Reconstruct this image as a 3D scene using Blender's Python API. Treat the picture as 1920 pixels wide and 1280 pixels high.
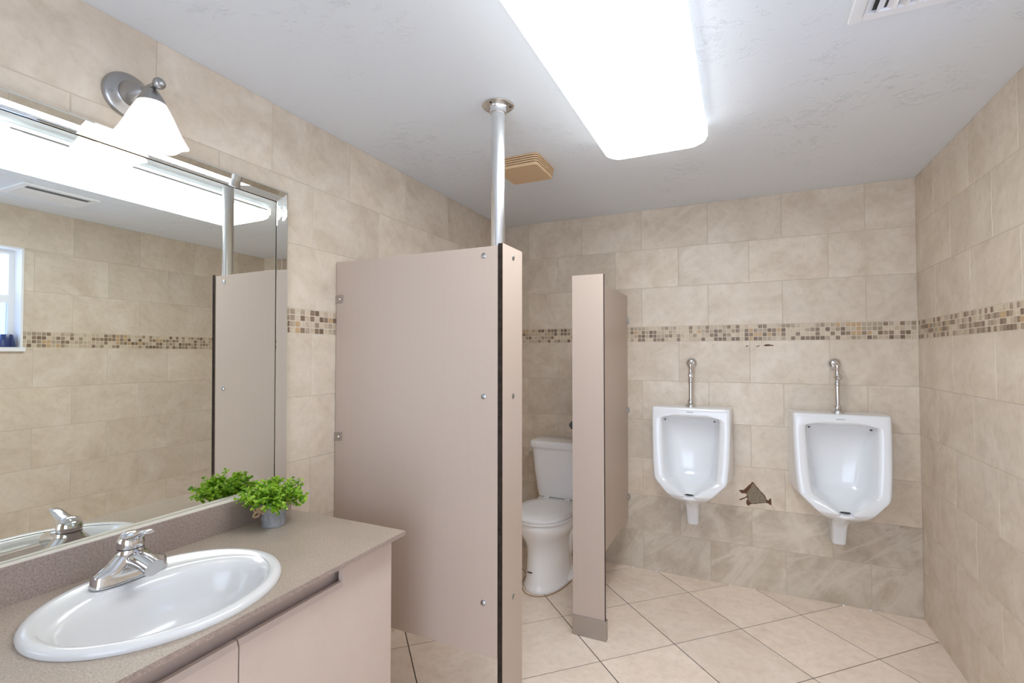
import bpy, bmesh, math, random
from mathutils import Vector, Matrix, noise
for _o in list(bpy.data.objects): bpy.data.objects.remove(_o)
SC = bpy.context.scene
COL = SC.collection
R = math.radians
random.seed(7)

# ------------------------------------------------------------------ camera, world, exposure
W, H, YF = 2.557, 2.44, -4.70          # room: x 0..W, y YF..0 (back wall at y=0), z 0..H
cam = bpy.data.cameras.new('camera'); camo = bpy.data.objects.new('camera', cam); COL.objects.link(camo)
yaw, pitch, roll = R(25.126), R(1.553), R(0.026)
cam.sensor_width = 36.0; cam.lens = 919.5 / 1920 * 36.0; cam.clip_start = 0.02
fwd = Vector((-math.sin(yaw)*math.cos(pitch), math.cos(yaw)*math.cos(pitch), math.sin(pitch)))
rgt = Vector((math.cos(yaw), math.sin(yaw), 0)); upv = rgt.cross(fwd)
rg = rgt*math.cos(roll)+upv*math.sin(roll); up2 = -rgt*math.sin(roll)+upv*math.cos(roll)
camo.matrix_world = Matrix(((rg.x, up2.x, -fwd.x, 1.6688), (rg.y, up2.y, -fwd.y, -3.4211), (rg.z, up2.z, -fwd.z, 1.4461), (0, 0, 0, 1)))
SC.camera = camo
wd = bpy.data.worlds.new('sky'); SC.world = wd; wd.use_nodes = True
bg = wd.node_tree.nodes['Background']; bg.inputs[0].default_value = (.66, .78, 1.0, 1); bg.inputs[1].default_value = 2.2
SC.view_settings.view_transform = 'Standard'; SC.view_settings.look = 'None'
SC.cycles.max_bounces = 20; SC.cycles.diffuse_bounces = 14; SC.cycles.glossy_bounces = 8
SC.view_settings.exposure = 1.0; SC.view_settings.gamma = 1.0; SC.view_settings.use_curve_mapping = False
LIGHT_E = 6.2          # ceiling fixture emission
SCONCE_E = 2.0
# added fill light, set in an invented doorway behind the camera
def area(name, loc, rot, sx, sy, power, col):
    l = bpy.data.lights.new(name, 'AREA'); l.shape = 'RECTANGLE'; l.size = sx; l.size_y = sy; l.energy = power; l.color = col
    o = bpy.data.objects.new(name, l); COL.objects.link(o); o.location = loc; o.rotation_euler = rot
area('added_front_fill', (1.55, YF-.01, 1.08), (R(90), 0, 0), 1.5, 2.0, 3.4, (.90, .96, 1.0))

# ------------------------------------------------------------------ helpers
ABS = {}
def setp(o, label=None, cat=None, group=None, kind=None):
    if label: o['label'] = label
    if cat: o['category'] = cat
    if group: o['group'] = group
    if kind: o['kind'] = kind
    return o
def thing(name, label, cat, loc=(0, 0, 0), group=None):
    o = bpy.data.objects.new(name, None); COL.objects.link(o); o.location = loc
    o.empty_display_size = .05
    ABS[o.name] = Vector(loc)
    return setp(o, label, cat, group)
def obj(name, bm, mat, parent=None, smooth=None, subsurf=0, label=None, local=False, bevel=None):
    me = bpy.data.meshes.new(name)
    if parent is not None and not local:
        bmesh.ops.translate(bm, verts=bm.verts, vec=-ABS[parent.name])
    if smooth is not None:
        bm.normal_update()
        for f in bm.faces: f.smooth = True
        lim = R(smooth)
        for e in bm.edges:
            e.smooth = not (len(e.link_faces) == 2 and e.calc_face_angle(0) > lim)
    bm.to_mesh(me); bm.free()
    for m in (mat if isinstance(mat, (list, tuple)) else [mat]): me.materials.append(m)
    o = bpy.data.objects.new(name, me); COL.objects.link(o)
    if parent is not None:
        o.parent = parent; ABS[o.name] = ABS[parent.name].copy()
    else: ABS[o.name] = Vector((0, 0, 0))
    if bevel:
        b = o.modifiers.new('bevel', 'BEVEL'); b.width = bevel; b.segments = 3; b.limit_method = 'ANGLE'; b.angle_limit = R(40)
        for p in me.polygons: p.use_smooth = True
        b.harden_normals = True
    if subsurf:
        s = o.modifiers.new('subdivision', 'SUBSURF'); s.levels = subsurf; s.render_levels = subsurf
    if label: o['label'] = label
    return o
def BM(): return bmesh.new()
def box(bm, x0, y0, z0, x1, y1, z1, mi=0):
    vs = [bm.verts.new(p) for p in ((x0,y0,z0),(x1,y0,z0),(x1,y1,z0),(x0,y1,z0),(x0,y0,z1),(x1,y0,z1),(x1,y1,z1),(x0,y1,z1))]
    fs = []
    for q in ((0,3,2,1),(4,5,6,7),(0,1,5,4),(1,2,6,5),(2,3,7,6),(3,0,4,7)):
        f = bm.faces.new([vs[i] for i in q]); f.material_index = mi; fs.append(f)
    return fs
def loft(bm, rings, closed=True, cap0=False, cap1=False, mi=0):
    vr = [[bm.verts.new(p) for p in r] for r in rings]
    n = len(rings[0])
    for a, b in zip(vr, vr[1:]):
        for i in range(n if closed else n-1):
            j = (i+1) % n
            f = bm.faces.new((a[i], a[j], b[j], b[i])); f.material_index = mi
    if cap0: bm.faces.new(vr[0][::-1]).material_index = mi
    if cap1: bm.faces.new(vr[-1]).material_index = mi
    return vr
def frame_for(d):
    d = d.normalized(); a = Vector((0, 0, 1)) if abs(d.z) < .9 else Vector((1, 0, 0))
    u = d.cross(a).normalized(); return u, d.cross(u).normalized()
def lathe(bm, prof, origin=(0, 0, 0), axis=(0, 0, 1), n=32, cap0=True, cap1=True, mi=0):
    """prof: list of (radius, distance along axis)"""
    ax = Vector(axis).normalized(); u, v = frame_for(ax); o = Vector(origin)
    rings = [[o+ax*h+(u*math.cos(2*math.pi*i/n)+v*math.sin(2*math.pi*i/n))*max(r, 1e-5) for i in range(n)] for r, h in prof]
    return loft(bm, rings, True, cap0, cap1, mi)
def tube(bm, pts, r, n=12, caps=True, mi=0):
    pts = [Vector(p) for p in pts]; rr = r if isinstance(r, (list, tuple)) else [r]*len(pts)
    rings = []; pu = None
    for i, p in enumerate(pts):
        d = (pts[min(i+1, len(pts)-1)]-pts[max(i-1, 0)]).normalized()
        if pu is None: u, v = frame_for(d)
        else:
            u = (pu-d*pu.dot(d)).normalized(); v = d.cross(u)
        pu = u
        rings.append([p+(u*math.cos(2*math.pi*k/n)+v*math.sin(2*math.pi*k/n))*rr[i] for k in range(n)])
    loft(bm, rings, True, caps, caps, mi)
def smoothpath(pts, k=6):
    pts = [Vector(p) for p in pts]; out = []
    for i in range(len(pts)-1):
        p0, p1, p2, p3 = pts[max(i-1, 0)], pts[i], pts[i+1], pts[min(i+2, len(pts)-1)]
        for j in range(k):
            t = j/k
            out.append(.5*((2*p1)+(p2-p0)*t+(2*p0-5*p1+4*p2-p3)*t*t+(3*p1-p0-3*p2+p3)*t**3))
    out.append(pts[-1]); return out

# ------------------------------------------------------------------ materials
def mat(name, color=(.8,.8,.8), rough=.5, metal=0.0, coat=0.0, spec=.5):
    m = bpy.data.materials.new(name); m.use_nodes = True
    b = m.node_tree.nodes['Principled BSDF']
    b.inputs['Base Color'].default_value = (*color, 1); b.inputs['Roughness'].default_value = rough
    b.inputs['Metallic'].default_value = metal; b.inputs['Coat Weight'].default_value = coat
    b.inputs['Specular IOR Level'].default_value = spec
    return m
def N(m, t, **kw):
    n = m.node_tree.nodes.new(t)
    for k, v in kw.items():
        if k in n.inputs: n.inputs[k].default_value = v
        else: setattr(n, k, v)
    return n
def L(m, a, b): m.node_tree.links.new(a, b)
def ramp(m, stops, interp='LINEAR'):
    r = N(m, 'ShaderNodeValToRGB'); r.color_ramp.interpolation = interp
    e = r.color_ramp.elements
    while len(e) < len(stops): e.new(.5)
    for s, (p, c) in zip(e, stops): s.position = p; s.color = (*c, 1)
    return r
def noisetex(m, vec, scale, detail=4, rough=.55, dist=0.0):
    n = N(m, 'ShaderNodeTexNoise'); n.inputs['Scale'].default_value = scale; n.inputs['Detail'].default_value = detail
    n.inputs['Roughness'].default_value = rough; n.inputs['Distortion'].default_value = dist
    L(m, vec, n.inputs['Vector']); return n
def bump(m, h, strength, dist=.002, bsdf=None):
    b = N(m, 'ShaderNodeBump'); b.inputs['Strength'].default_value = strength; b.inputs['Distance'].default_value = dist
    L(m, h, b.inputs['Height']); L(m, b.outputs[0], (bsdf or m.node_tree.nodes['Principled BSDF']).inputs['Normal'])
def mixc(m, a, b, f, mode='MIX'):
    x = N(m, 'ShaderNodeMix', data_type='RGBA', blend_type=mode)
    def put(sock, v):
        if hasattr(v, 'links') or hasattr(v, 'is_linked'): L(m, v, sock)
        elif isinstance(v, (int, float)): sock.default_value = v
        else: sock.default_value = (*v, 1)
    put(x.inputs[0], f); put(x.inputs[6], a); put(x.inputs[7], b); return x.outputs[2]
def speckle(name, c0, c1, scale, rough=.4, scale2=None, bumpy=0, coat=0):
    m = mat(name, c0, rough, coat=coat); tc = N(m, 'ShaderNodeTexCoord')
    n = noisetex(m, tc.outputs['Object'], scale, 5, .7)
    r = ramp(m, [(.35, c0), (.65, c1)]); L(m, n.outputs[0], r.inputs[0])
    out = r.outputs[0]
    if scale2:
        n2 = noisetex(m, tc.outputs['Object'], scale2, 3)
        r2 = ramp(m, [(.3, (.93,.93,.93)), (.7, (1.05,1.05,1.05))]); L(m, n2.outputs[0], r2.inputs[0])
        out = mixc(m, out, r2.outputs[0], 1.0, 'MULTIPLY')
    L(m, out, m.node_tree.nodes['Principled BSDF'].inputs['Base Color'])
    if bumpy: bump(m, n.outputs[0], bumpy, .001)
    return m

def stone_tile(name, base, light, dark, veins=.5, rough=.38):
    """ceramic stone-look tile; per-tile attribute 'tint' = (brightness, offset, hue)"""
    m = mat(name, base, rough); bs = m.node_tree.nodes['Principled BSDF']
    geo = N(m, 'ShaderNodeNewGeometry'); at = N(m, 'ShaderNodeAttribute', attribute_name='tint')
    sep = N(m, 'ShaderNodeSeparateColor'); L(m, at.outputs['Color'], sep.inputs[0])
    off = N(m, 'ShaderNodeVectorMath', operation='SCALE'); off.inputs[0].default_value = (37, 23, 51); L(m, sep.outputs[1], off.inputs['Scale'])
    add = N(m, 'ShaderNodeVectorMath', operation='ADD'); L(m, geo.outputs['Position'], add.inputs[0]); L(m, off.outputs[0], add.inputs[1])
    n1 = noisetex(m, add.outputs[0], 3.2, 6, .6, 1.2)
    r1 = ramp(m, [(.30, dark), (.5, base), (.72, light)]); L(m, n1.outputs[0], r1.inputs[0])
    n2 = noisetex(m, add.outputs[0], 26, 6, .7, .3)
    r2 = ramp(m, [(.3, (.90, .89, .87)), (.5, (1, 1, 1)), (.7, (1.06, 1.06, 1.06))]); L(m, n2.outputs[0], r2.inputs[0])
    c = mixc(m, r1.outputs[0], r2.outputs[0], 1.0, 'MULTIPLY')
    # drifting veins
    rot = N(m, 'ShaderNodeVectorRotate', rotation_type='EULER_XYZ'); rot.inputs['Rotation'].default_value = (.5, .6, .3); L(m, add.outputs[0], rot.inputs[0])
    sc = N(m, 'ShaderNodeVectorMath', operation='MULTIPLY'); sc.inputs[1].default_value = (1.6, 1.6, 5.5); L(m, rot.outputs[0], sc.inputs[0])
    n3 = noisetex(m, sc.outputs[0], .9, 8, .55, .9)
    r3 = ramp(m, [(.44, (0, 0, 0)), (.50, (1, 1, 1)), (.58, (0, 0, 0))]); L(m, n3.outputs[0], r3.inputs[0])
    vm = N(m, 'ShaderNodeMath', operation='MULTIPLY'); vm.inputs[1].default_value = veins; L(m, r3.outputs[0], vm.inputs[0])
    c = mixc(m, c, light, vm.outputs[0])
    bm_ = N(m, 'ShaderNodeMapRange'); bm_.inputs['To Min'].default_value = .945; bm_.inputs['To Max'].default_value = 1.05; L(m, sep.outputs[0], bm_.inputs[0])
    sv = N(m, 'ShaderNodeVectorMath', operation='SCALE'); L(m, c, sv.inputs[0]); L(m, bm_.outputs[0], sv.inputs['Scale'])
    L(m, sv.outputs[0], bs.inputs['Base Color'])
    bump(m, n2.outputs[0], .08, .001)
    return m
M = {}
M['wtile'] = stone_tile('beige_stone_tile', (.645,.555,.445), (.73,.65,.55), (.565,.475,.37), .28)
M['wtile_low'] = stone_tile('grey_stone_tile', (.54,.47,.375), (.67,.605,.51), (.43,.36,.275), .65)
M['ftile'] = stone_tile('floor_tile', (.86,.74,.63), (.90,.79,.69), (.79,.67,.56), .12, .42)
M['grout'] = mat('wall_grout', (.54,.48,.40), .9)
M['fgrout'] = mat('floor_grout_dark', (.035,.026,.02), .9)
M['fgrout2'] = mat('floor_grout_pale', (.20,.16,.125), .9)
def mosaic():
    m = mat('mosaic_stone', (.5,.4,.3), .4); at = N(m, 'ShaderNodeAttribute', attribute_name='tint')
    sep = N(m, 'ShaderNodeSeparateColor'); L(m, at.outputs['Color'], sep.inputs[0])
    r = ramp(m, [(0,(.60,.50,.37)),(.26,(.52,.42,.30)),(.44,(.42,.34,.245)),(.58,(.33,.255,.175)),(.70,(.25,.175,.115)),(.86,(.19,.125,.08)),(.992,(.50,.34,.18))], 'CONSTANT')
    L(m, sep.outputs[0], r.inputs[0])
    geo = N(m, 'ShaderNodeNewGeometry'); n = noisetex(m, geo.outputs['Position'], 90, 4, .6)
    r2 = ramp(m, [(.3,(.82,.82,.82)),(.7,(1.15,1.15,1.15))]); L(m, n.outputs[0], r2.inputs[0])
    L(m, mixc(m, r.outputs[0], r2.outputs[0], 1.0, 'MULTIPLY'), m.node_tree.nodes['Principled BSDF'].inputs['Base Color'])
    return m
M['mosaic'] = mosaic()
M['mgrout'] = mat('mosaic_grout', (.66,.60,.50), .85)
M['hole'] = speckle('broken_tile_backing', (.19,.155,.11), (.27,.225,.165), 60, .9)
M['brick'] = speckle('broken_tile_edge', (.075,.035,.02), (.15,.075,.04), 120, .9)
def ceilmat():
    m = mat('ceiling_plaster', (.735,.775,.815), .75); tc = N(m, 'ShaderNodeTexCoord')
    n = noisetex(m, tc.outputs['Object'], 9, 6, .62, 1.2); r = ramp(m, [(.50,(0,0,0)),(.62,(1,1,1))]); L(m, n.outputs[0], r.inputs[0])
    n2 = noisetex(m, tc.outputs['Object'], 42, 5, .65, .8); r2 = ramp(m, [(.48,(0,0,0)),(.66,(1,1,1))]); L(m, n2.outputs[0], r2.inputs[0])
    mu = N(m, 'ShaderNodeMath', operation='MULTIPLY'); L(m, r.outputs[0], mu.inputs[0]); L(m, r2.outputs[0], mu.inputs[1])
    ad = N(m, 'ShaderNodeMath', operation='MULTIPLY_ADD'); ad.inputs[1].default_value = .10; L(m, n2.outputs[0], ad.inputs[0]); L(m, mu.outputs[0], ad.inputs[2])
    n4 = noisetex(m, tc.outputs['Object'], 1.7, 2); r4 = ramp(m, [(.40,(.10,.10,.10)),(.60,(1,1,1))]); L(m, n4.outputs[0], r4.inputs[0])
    mk = N(m, 'ShaderNodeMath', operation='MULTIPLY'); L(m, ad.outputs[0], mk.inputs[0]); L(m, r4.outputs[0], mk.inputs[1])
    bump(m, mk.outputs[0], .55, .007); return m
M['ceiling'] = ceilmat()
M['white'] = mat('white_paint', (.82,.83,.84), .45)
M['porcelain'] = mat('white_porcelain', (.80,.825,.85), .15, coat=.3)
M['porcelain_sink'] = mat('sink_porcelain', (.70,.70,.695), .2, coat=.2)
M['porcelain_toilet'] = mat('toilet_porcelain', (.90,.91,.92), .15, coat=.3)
M['plastic'] = mat('white_plastic', (.90,.91,.92), .25)
M['chrome'] = mat('chrome', (.72,.72,.73), .07, 1.0)
M['nickel'] = mat('brushed_nickel', (.42,.42,.42), .32, 1.0)
M['alu'] = mat('polished_aluminium', (.80,.81,.82), .22, 1.0)
M['steel'] = mat('dull_steel', (.46,.42,.385), .38, 1.0)
M['dark'] = mat('black_gap', (.012,.011,.011), .6)
M['mirror'] = mat('mirror_glass', (.82,.835,.785), .0, 1.0)
M['mirror_bevel'] = mat('mirror_bevel_glass', (.86,.88,.85), .015, 1.0)
def lam():
    m = mat('beige_laminate', (.58,.475,.415), .38); tc = N(m, 'ShaderNodeTexCoord')
    mp = N(m, 'ShaderNodeMapping'); mp.inputs['Scale'].default_value = (60, 60, .5); L(m, tc.outputs['Object'], mp.inputs[0])
    n = noisetex(m, mp.outputs[0], 4, 3, .6); r = ramp(m, [(.3,(.495,.402,.335)),(.7,(.51,.415,.347))]); L(m, n.outputs[0], r.inputs[0])
    L(m, r.outputs[0], m.node_tree.nodes['Principled BSDF'].inputs['Base Color']); return m
M['laminate'] = lam()
M['lamtop'] = mat('laminate_top_edge', (.56,.44,.36), .5)
M['edge'] = speckle('dark_phenolic_edge', (.022,.015,.011), (.045,.031,.024), 40, .8); M['edge'].node_tree.nodes['Principled BSDF'].inputs['Specular IOR Level'].default_value = .15
M['cabinet'] = speckle('cabinet_laminate', (.56,.46,.40), (.585,.485,.42), 8, .42)
M['cabshade'] = mat('cabinet_carcass', (.50,.43,.40), .6)
M['counter'] = speckle('speckled_counter', (.29,.23,.18), (.48,.40,.325), 210, .38, 6)
M['splash'] = speckle('speckled_backsplash', (.235,.18,.15), (.40,.32,.28), 200, .4, 7)
M['splashtop'] = mat('backsplash_top_edge', (.66,.61,.53), .5)
M['almond'] = mat('yellowed_plastic', (.66,.47,.28), .5)
M['almond_slot'] = mat('dark_brown_slot', (.10,.05,.02), .8)  # dark brown core filling the gaps between the fan rings
M['twine'] = speckle('jute_twine', (.36,.23,.12), (.52,.37,.22), 300, .9)
def zinc():
    m = mat('galvanised_zinc', (.4,.42,.45), .5, .45); tc = N(m, 'ShaderNodeTexCoord')
    n = noisetex(m, tc.outputs['Object'], 45, 5, .65, .8); r = ramp(m, [(.3,(.27,.285,.31)),(.7,(.44,.455,.48))]); L(m, n.outputs[0], r.inputs[0])
    L(m, r.outputs[0], m.node_tree.nodes['Principled BSDF'].inputs['Base Color']); return m
M['zinc'] = zinc()
def leafmat():
    m = mat('leaf_green', (.3,.5,.05), .5); at = N(m, 'ShaderNodeAttribute', attribute_name='tint')
    sep = N(m, 'ShaderNodeSeparateColor'); L(m, at.outputs['Color'], sep.inputs[0])
    r = ramp(m, [(0,(.07,.24,.02)),(.35,(.24,.48,.03)),(.7,(.46,.68,.06)),(1,(.66,.82,.18))]); L(m, sep.outputs[0], r.inputs[0])
    b = m.node_tree.nodes['Principled BSDF']; L(m, r.outputs[0], b.inputs['Base Color'])
    tr = N(m, 'ShaderNodeBsdfTranslucent'); L(m, r.outputs[0], tr.inputs[0]); mx = N(m, 'ShaderNodeMixShader'); mx.inputs[0].default_value = .35
    L(m, b.outputs[0], mx.inputs[1]); L(m, tr.outputs[0], mx.inputs[2]); L(m, mx.outputs[0], m.node_tree.nodes['Material Output'].inputs[0]); return m
M['leaf'] = leafmat()
M['stem'] = mat('dark_stem', (.03,.10,.015), .6)
M['soil'] = mat('dark_moss', (.015,.035,.01), .9)
M['blue'] = mat('dark_blue_ceramic', (.018,.035,.13), .3, coat=.3)
def emis(name, c, e, base=(.9,.9,.9), rough=.3):
    m = mat(name, base, rough); b = m.node_tree.nodes['Principled BSDF']
    b.inputs['Emission Color'].default_value = (*c, 1); b.inputs['Emission Strength'].default_value = e; return m
M['diffuser'] = emis('lit_acrylic_diffuser', (.93, .975, 1), LIGHT_E)
M['lens_side'] = emis('lit_acrylic_side', (.93, .975, 1), .50)
M['shade'] = emis('lit_frosted_glass', (1, .95, .88), .50, (.9,.9,.9), .35)
M['bulb'] = emis('lamp_bulb', (1, .86, .66), SCONCE_E*6)
M['ventdark'] = mat('duct_interior', (.05,.05,.05), .8)
M['rubber'] = mat('drain_black', (.03,.03,.03), .4)
M['logo'] = mat('grey_print', (.30,.31,.33), .5)
M['caulk'] = mat('yellowed_caulk', (.36,.23,.13), .7)
def glassmat():
    m = bpy.data.materials.new('window_glass'); m.use_nodes = True; nt = m.node_tree
    b = nt.nodes['Principled BSDF']; b.inputs['Base Color'].default_value = (.8,.87,1,1); b.inputs['Roughness'].default_value = .35
    b.inputs['Transmission Weight'].default_value = 1.0; b.inputs['IOR'].default_value = 1.02; return m
M['glass'] = glassmat()
M['glass_low'] = glassmat(); M['glass_low'].name = 'tinted_glass'; M['glass_low'].node_tree.nodes['Principled BSDF'].inputs['Base Color'].default_value = (.38,.46,.72,1)

# ------------------------------------------------------------------ tiled surfaces
def tint(bm, f, c):
    lay = bm.loops.layers.float_color.get('tint') or bm.loops.layers.float_color.new('tint')
    for l in f.loops: l[lay] = (*c, 1)
def subtract(rects, h):
    out = []
    for (a0, a1, b0, b1) in rects:
        if h[0] >= a1 or h[1] <= a0 or h[2] >= b1 or h[3] <= b0: out.append((a0, a1, b0, b1)); continue
        if b0 < h[2]: out.append((a0, a1, b0, h[2]))
        if b1 > h[3]: out.append((a0, a1, h[3], b1))
        c0, c1 = max(b0, h[2]), min(b1, h[3])
        if a0 < h[0]: out.append((a0, h[0], c0, c1))
        if a1 > h[1]: out.append((h[1], a1, c0, c1))
    return out
ZR = [0, .258, .495, .747, 1.007, 1.271, 1.535, 1.637, 1.902, 2.167, 2.44]
def add_tile(bm, P, a0, a1, b0, b1, g, d, mi, col, bev=.0012):
    """P maps (a, b, depth) to a point; tile stands d proud of the grout"""
    a0 += g/2; a1 -= g/2; b0 += g/2; b1 -= g/2
    if a1-a0 < .004 or b1-b0 < .004: return None
    lo = [bm.verts.new(P(a, b, 0)) for a, b in ((a0,b0),(a1,b0),(a1,b1),(a0,b1))]
    hi = [bm.verts.new(P(a, b, d)) for a, b in ((a0+bev,b0+bev),(a1-bev,b0+bev),(a1-bev,b1-bev),(a0+bev,b1-bev))]
    fs = [bm.faces.new(hi)]
    for i in range(4): fs.append(bm.faces.new((lo[i], lo[(i+1) % 4], hi[(i+1) % 4], hi[i])))
    for f in fs: f.material_index = mi; tint(bm, f, col)
    return hi
HOLE = [(1.640,.594),(1.652,.600),(1.668,.601),(1.684,.618),(1.697,.634),(1.708,.643),(1.716,.656),(1.724,.655),(1.737,.636),(1.752,.619),(1.763,.604),(1.775,.594),(1.788,.578),(1.796,.556),(1.806,.553),(1.812,.565),(1.820,.566),(1.822,.545),(1.822,.525),(1.812,.528),(1.805,.534),(1.792,.536),(1.770,.531),(1.750,.527),(1.735,.522),(1.712,.520),(1.700,.512),(1.697,.506),(1.690,.506),(1.682,.520),(1.683,.536),(1.690,.548),(1.686,.556),(1.674,.549),(1.660,.540),(1.645,.533),(1.643,.540),(1.660,.549),(1.676,.558),(1.686,.566),(1.684,.580),(1.672,.580),(1.658,.578),(1.648,.588)]
def tiled_wall(name, P, a_lo, a_hi, jointA, jointB, lowrows, hole=None, slab=None, thick=.12, seed=1, damage=False):
    """jointA for odd rows (1st, 3rd...), jointB for even rows"""
    rnd = random.Random(seed); bm = BM(); per = .4235
    bm.loops.layers.float_color.new('tint')
    D = .0015
    for r in range(10):
        z0, z1 = ZR[r], ZR[r+1]
        if r == 6:      # mosaic band, four rows of small squares
            c = .0255
            n = int((a_hi-a_lo)/c)+1
            for k in range(4):
                patch = 0
                for i in range(n):
                    a0 = a_lo+i*c; a1 = min(a0+c, a_hi)
                    v = rnd.random()
                    pn = noise.noise(Vector((a0*4.3+seed*9, k*.4, seed)))
                    v = min(.999, max(0, v*1.02 + pn*.45))
                    rects = [(a0, a1, z0+k*c, z0+(k+1)*c)]
                    if hole: rects = subtract(rects, hole)
                    for q in rects: add_tile(bm, P, *q, .0032, D, 2, (v, 0, 0), .0006)
            continue
        row = r if r < 6 else r-1
        j0 = (jointA, jointB)[row % 2]
        js = []
        k = math.floor((a_lo-j0)/per)
        while j0+k*per < a_hi:
            js.append(j0+k*per); k += 1
        js = [a_lo]+[j for j in js if a_lo+.012 < j < a_hi-.012]+[a_hi]
        for a0, a1 in zip(js, js[1:]):
            rects = [(a0, a1, z0, z1)]
            if hole: rects = subtract(rects, hole)
            low = row < lowrows
            col = (rnd.random(), rnd.random(), rnd.random())
            for q in rects:
                hi = add_tile(bm, P, *q, .0022, D, 1 if low else 0, col)
                if damage and row == 2 and q[0] < 1.73 < q[1]:
                    # cut the broken patch out of this tile's face
                    f = [f for f in hi[0].link_faces if all(v in hi for v in f.verts)][0]
                    bmesh.ops.delete(bm, geom=[f], context='FACES_ONLY')
                    hv = [bm.verts.new(P(a, b, D)) for a, b in HOLE]
                    es = []
                    for ring in (hi, hv):
                        for i in range(len(ring)):
                            e = bm.edges.get((ring[i], ring[(i+1) % len(ring)])) or bm.edges.new((ring[i], ring[(i+1) % len(ring)]))
                            es.append(e)
                    res = bmesh.ops.triangle_fill(bm, use_beauty=True, use_dissolve=False, edges=es)
                    nf = [g for g in res['geom'] if isinstance(g, bmesh.types.BMFace)]
                    for f in nf: f.material_index = 1 if low else 0; tint(bm, f, col)
    # grout sheet and slab behind
    rects = [(a_lo, a_hi, 0, H)]
    if hole: rects = subtract(rects, hole)
    hb = (ZR[6], ZR[7])
    for q in rects:
        for zz0, zz1, mi in ((0, hb[0], 3), (hb[0], hb[1], 4), (hb[1], H, 3)):
            b0, b1 = max(q[2], zz0), min(q[3], zz1)
            if b1 <= b0: continue
            vs = [P(q[0], b0, .0002), P(q[1], b0, .0002), P(q[1], b1, .0002), P(q[0], b1, .0002)]
            vb = [P(q[0], b0, -thick), P(q[1], b0, -thick), P(q[1], b1, -thick), P(q[0], b1, -thick)]
            loft(bm, [vb, vs], True, True, True, mi)
    if damage:
        cx = sum(p[0] for p in HOLE)/len(HOLE); cz = sum(p[1] for p in HOLE)/len(HOLE)
        f = bm.faces.new([bm.verts.new(P(a, b, .0004)) for a, b in HOLE]); f.material_index = 6
        inner = [(1.687,.588),(1.698,.603),(1.709,.620),(1.716,.642),(1.724,.648),(1.734,.632),(1.750,.612),(1.764,.597),(1.778,.583),(1.788,.566),(1.794,.546),(1.794,.539),(1.770,.534),(1.745,.529),(1.716,.524),(1.702,.529),(1.692,.545),(1.694,.558),(1.689,.572)]
        f = bm.faces.new([bm.verts.new(P(a, b, .0007)) for a, b in inner]); f.material_index = 5
        for pts in ([(1.690,1.501),(1.697,1.506),(1.707,1.503),(1.700,1.499),(1.693,1.497)],
                    [(1.745,1.498),(1.760,1.504),(1.772,1.507),(1.768,1.501),(1.756,1.497)],
                    [(1.790,1.504),(1.800,1.512),(1.825,1.512),(1.832,1.508),(1.846,1.507),(1.843,1.500),(1.828,1.502),(1.812,1.500),(1.798,1.500)]):
            f = bm.faces.new([bm.verts.new(P(a, b, D+.0002)) for a, b in pts]); f.material_index = 6
        # hairline crack to the lower right corner
        cr = [(1.822,.527),(1.829,.512),(1.836,.497)]
        for (a, b), (c, d) in zip(cr, cr[1:]):
            f = bm.faces.new([bm.verts.new(P(*p, D+.0002)) for p in ((a,b),(a+.0016,b),(c+.0016,d),(c,d))]); f.material_index = 6
    o = obj(name, bm, [M['wtile'], M['wtile_low'], M['mosaic'], M['grout'], M['mgrout'], M['hole'], M['brick']])
    o['kind'] = 'structure'; return o
tiled_wall('wall_back', lambda a, b, d: Vector((a, -d, b)), 0, W, 1.473, 1.290, 2, seed=3, damage=True)
tiled_wall('wall_left', lambda a, b, d: Vector((d, a, b)), YF, 0, -1.668, -1.884, 0, seed=5)
WIN = (-2.72, -1.812, 1.521, 2.177)
tiled_wall('wall_right', lambda a, b, d: Vector((W-d, a, b)), YF, 0, -1.547, -1.335, 0, hole=WIN, seed=8)
tiled_wall('wall_front', lambda a, b, d: Vector((a, YF+d, b)), 0, W, .3, .5, 0, hole=(.80, 2.30, -.01, 2.08), seed=11)  # unseen wall; its doorway hole is invented for the added fill light

def floor():
    bm = BM(); bm.loops.layers.float_color.new('tint'); rnd = random.Random(4)
    s = .4206; a = R(44.26); e1 = Vector((math.cos(a), math.sin(a), 0)); e2 = Vector((-math.sin(a), math.cos(a), 0)); o = Vector((1.6487, -.522, 0))
    P = lambda u, v, d: o+e1*u+e2*v+Vector((0, 0, d))
    for i in range(-14, 14):
        for j in range(-14, 14):
            add_tile(bm, P, i*s, (i+1)*s, j*s, (j+1)*s, .0042, .0015, 0, (rnd.random(), rnd.random(), rnd.random()), .001)
    for j in range(-14, 15):      # paler grout along one direction
        f = bm.faces.new([bm.verts.new(P(u, v, .0004)) for u, v in ((-6, j*s-.002), (6, j*s-.002), (6, j*s+.002), (-6, j*s+.002))]); f.material_index = 2
    for pn, pc in (((1,0,0),(W,0,0)), ((-1,0,0),(0,0,0)), ((0,1,0),(0,0,0)), ((0,-1,0),(0,YF,0))):
        bmesh.ops.bisect_plane(bm, geom=bm.verts[:]+bm.edges[:]+bm.faces[:], plane_co=pc, plane_no=pn, clear_outer=True)
    bmesh.ops.translate(bm, verts=bm.verts, vec=(0, 0, -.0015))
    box(bm, 0, YF, -.12, W, 0, -.0013, 1)
    setp(obj('floor', bm, [M['ftile'], M['fgrout'], M['fgrout2']]), kind='structure')
floor()
bm = BM(); box(bm, -.1, YF-.1, H, W+.1, .1, H+.12); setp(obj('ceiling', bm, M['ceiling']), kind='structure')
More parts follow.
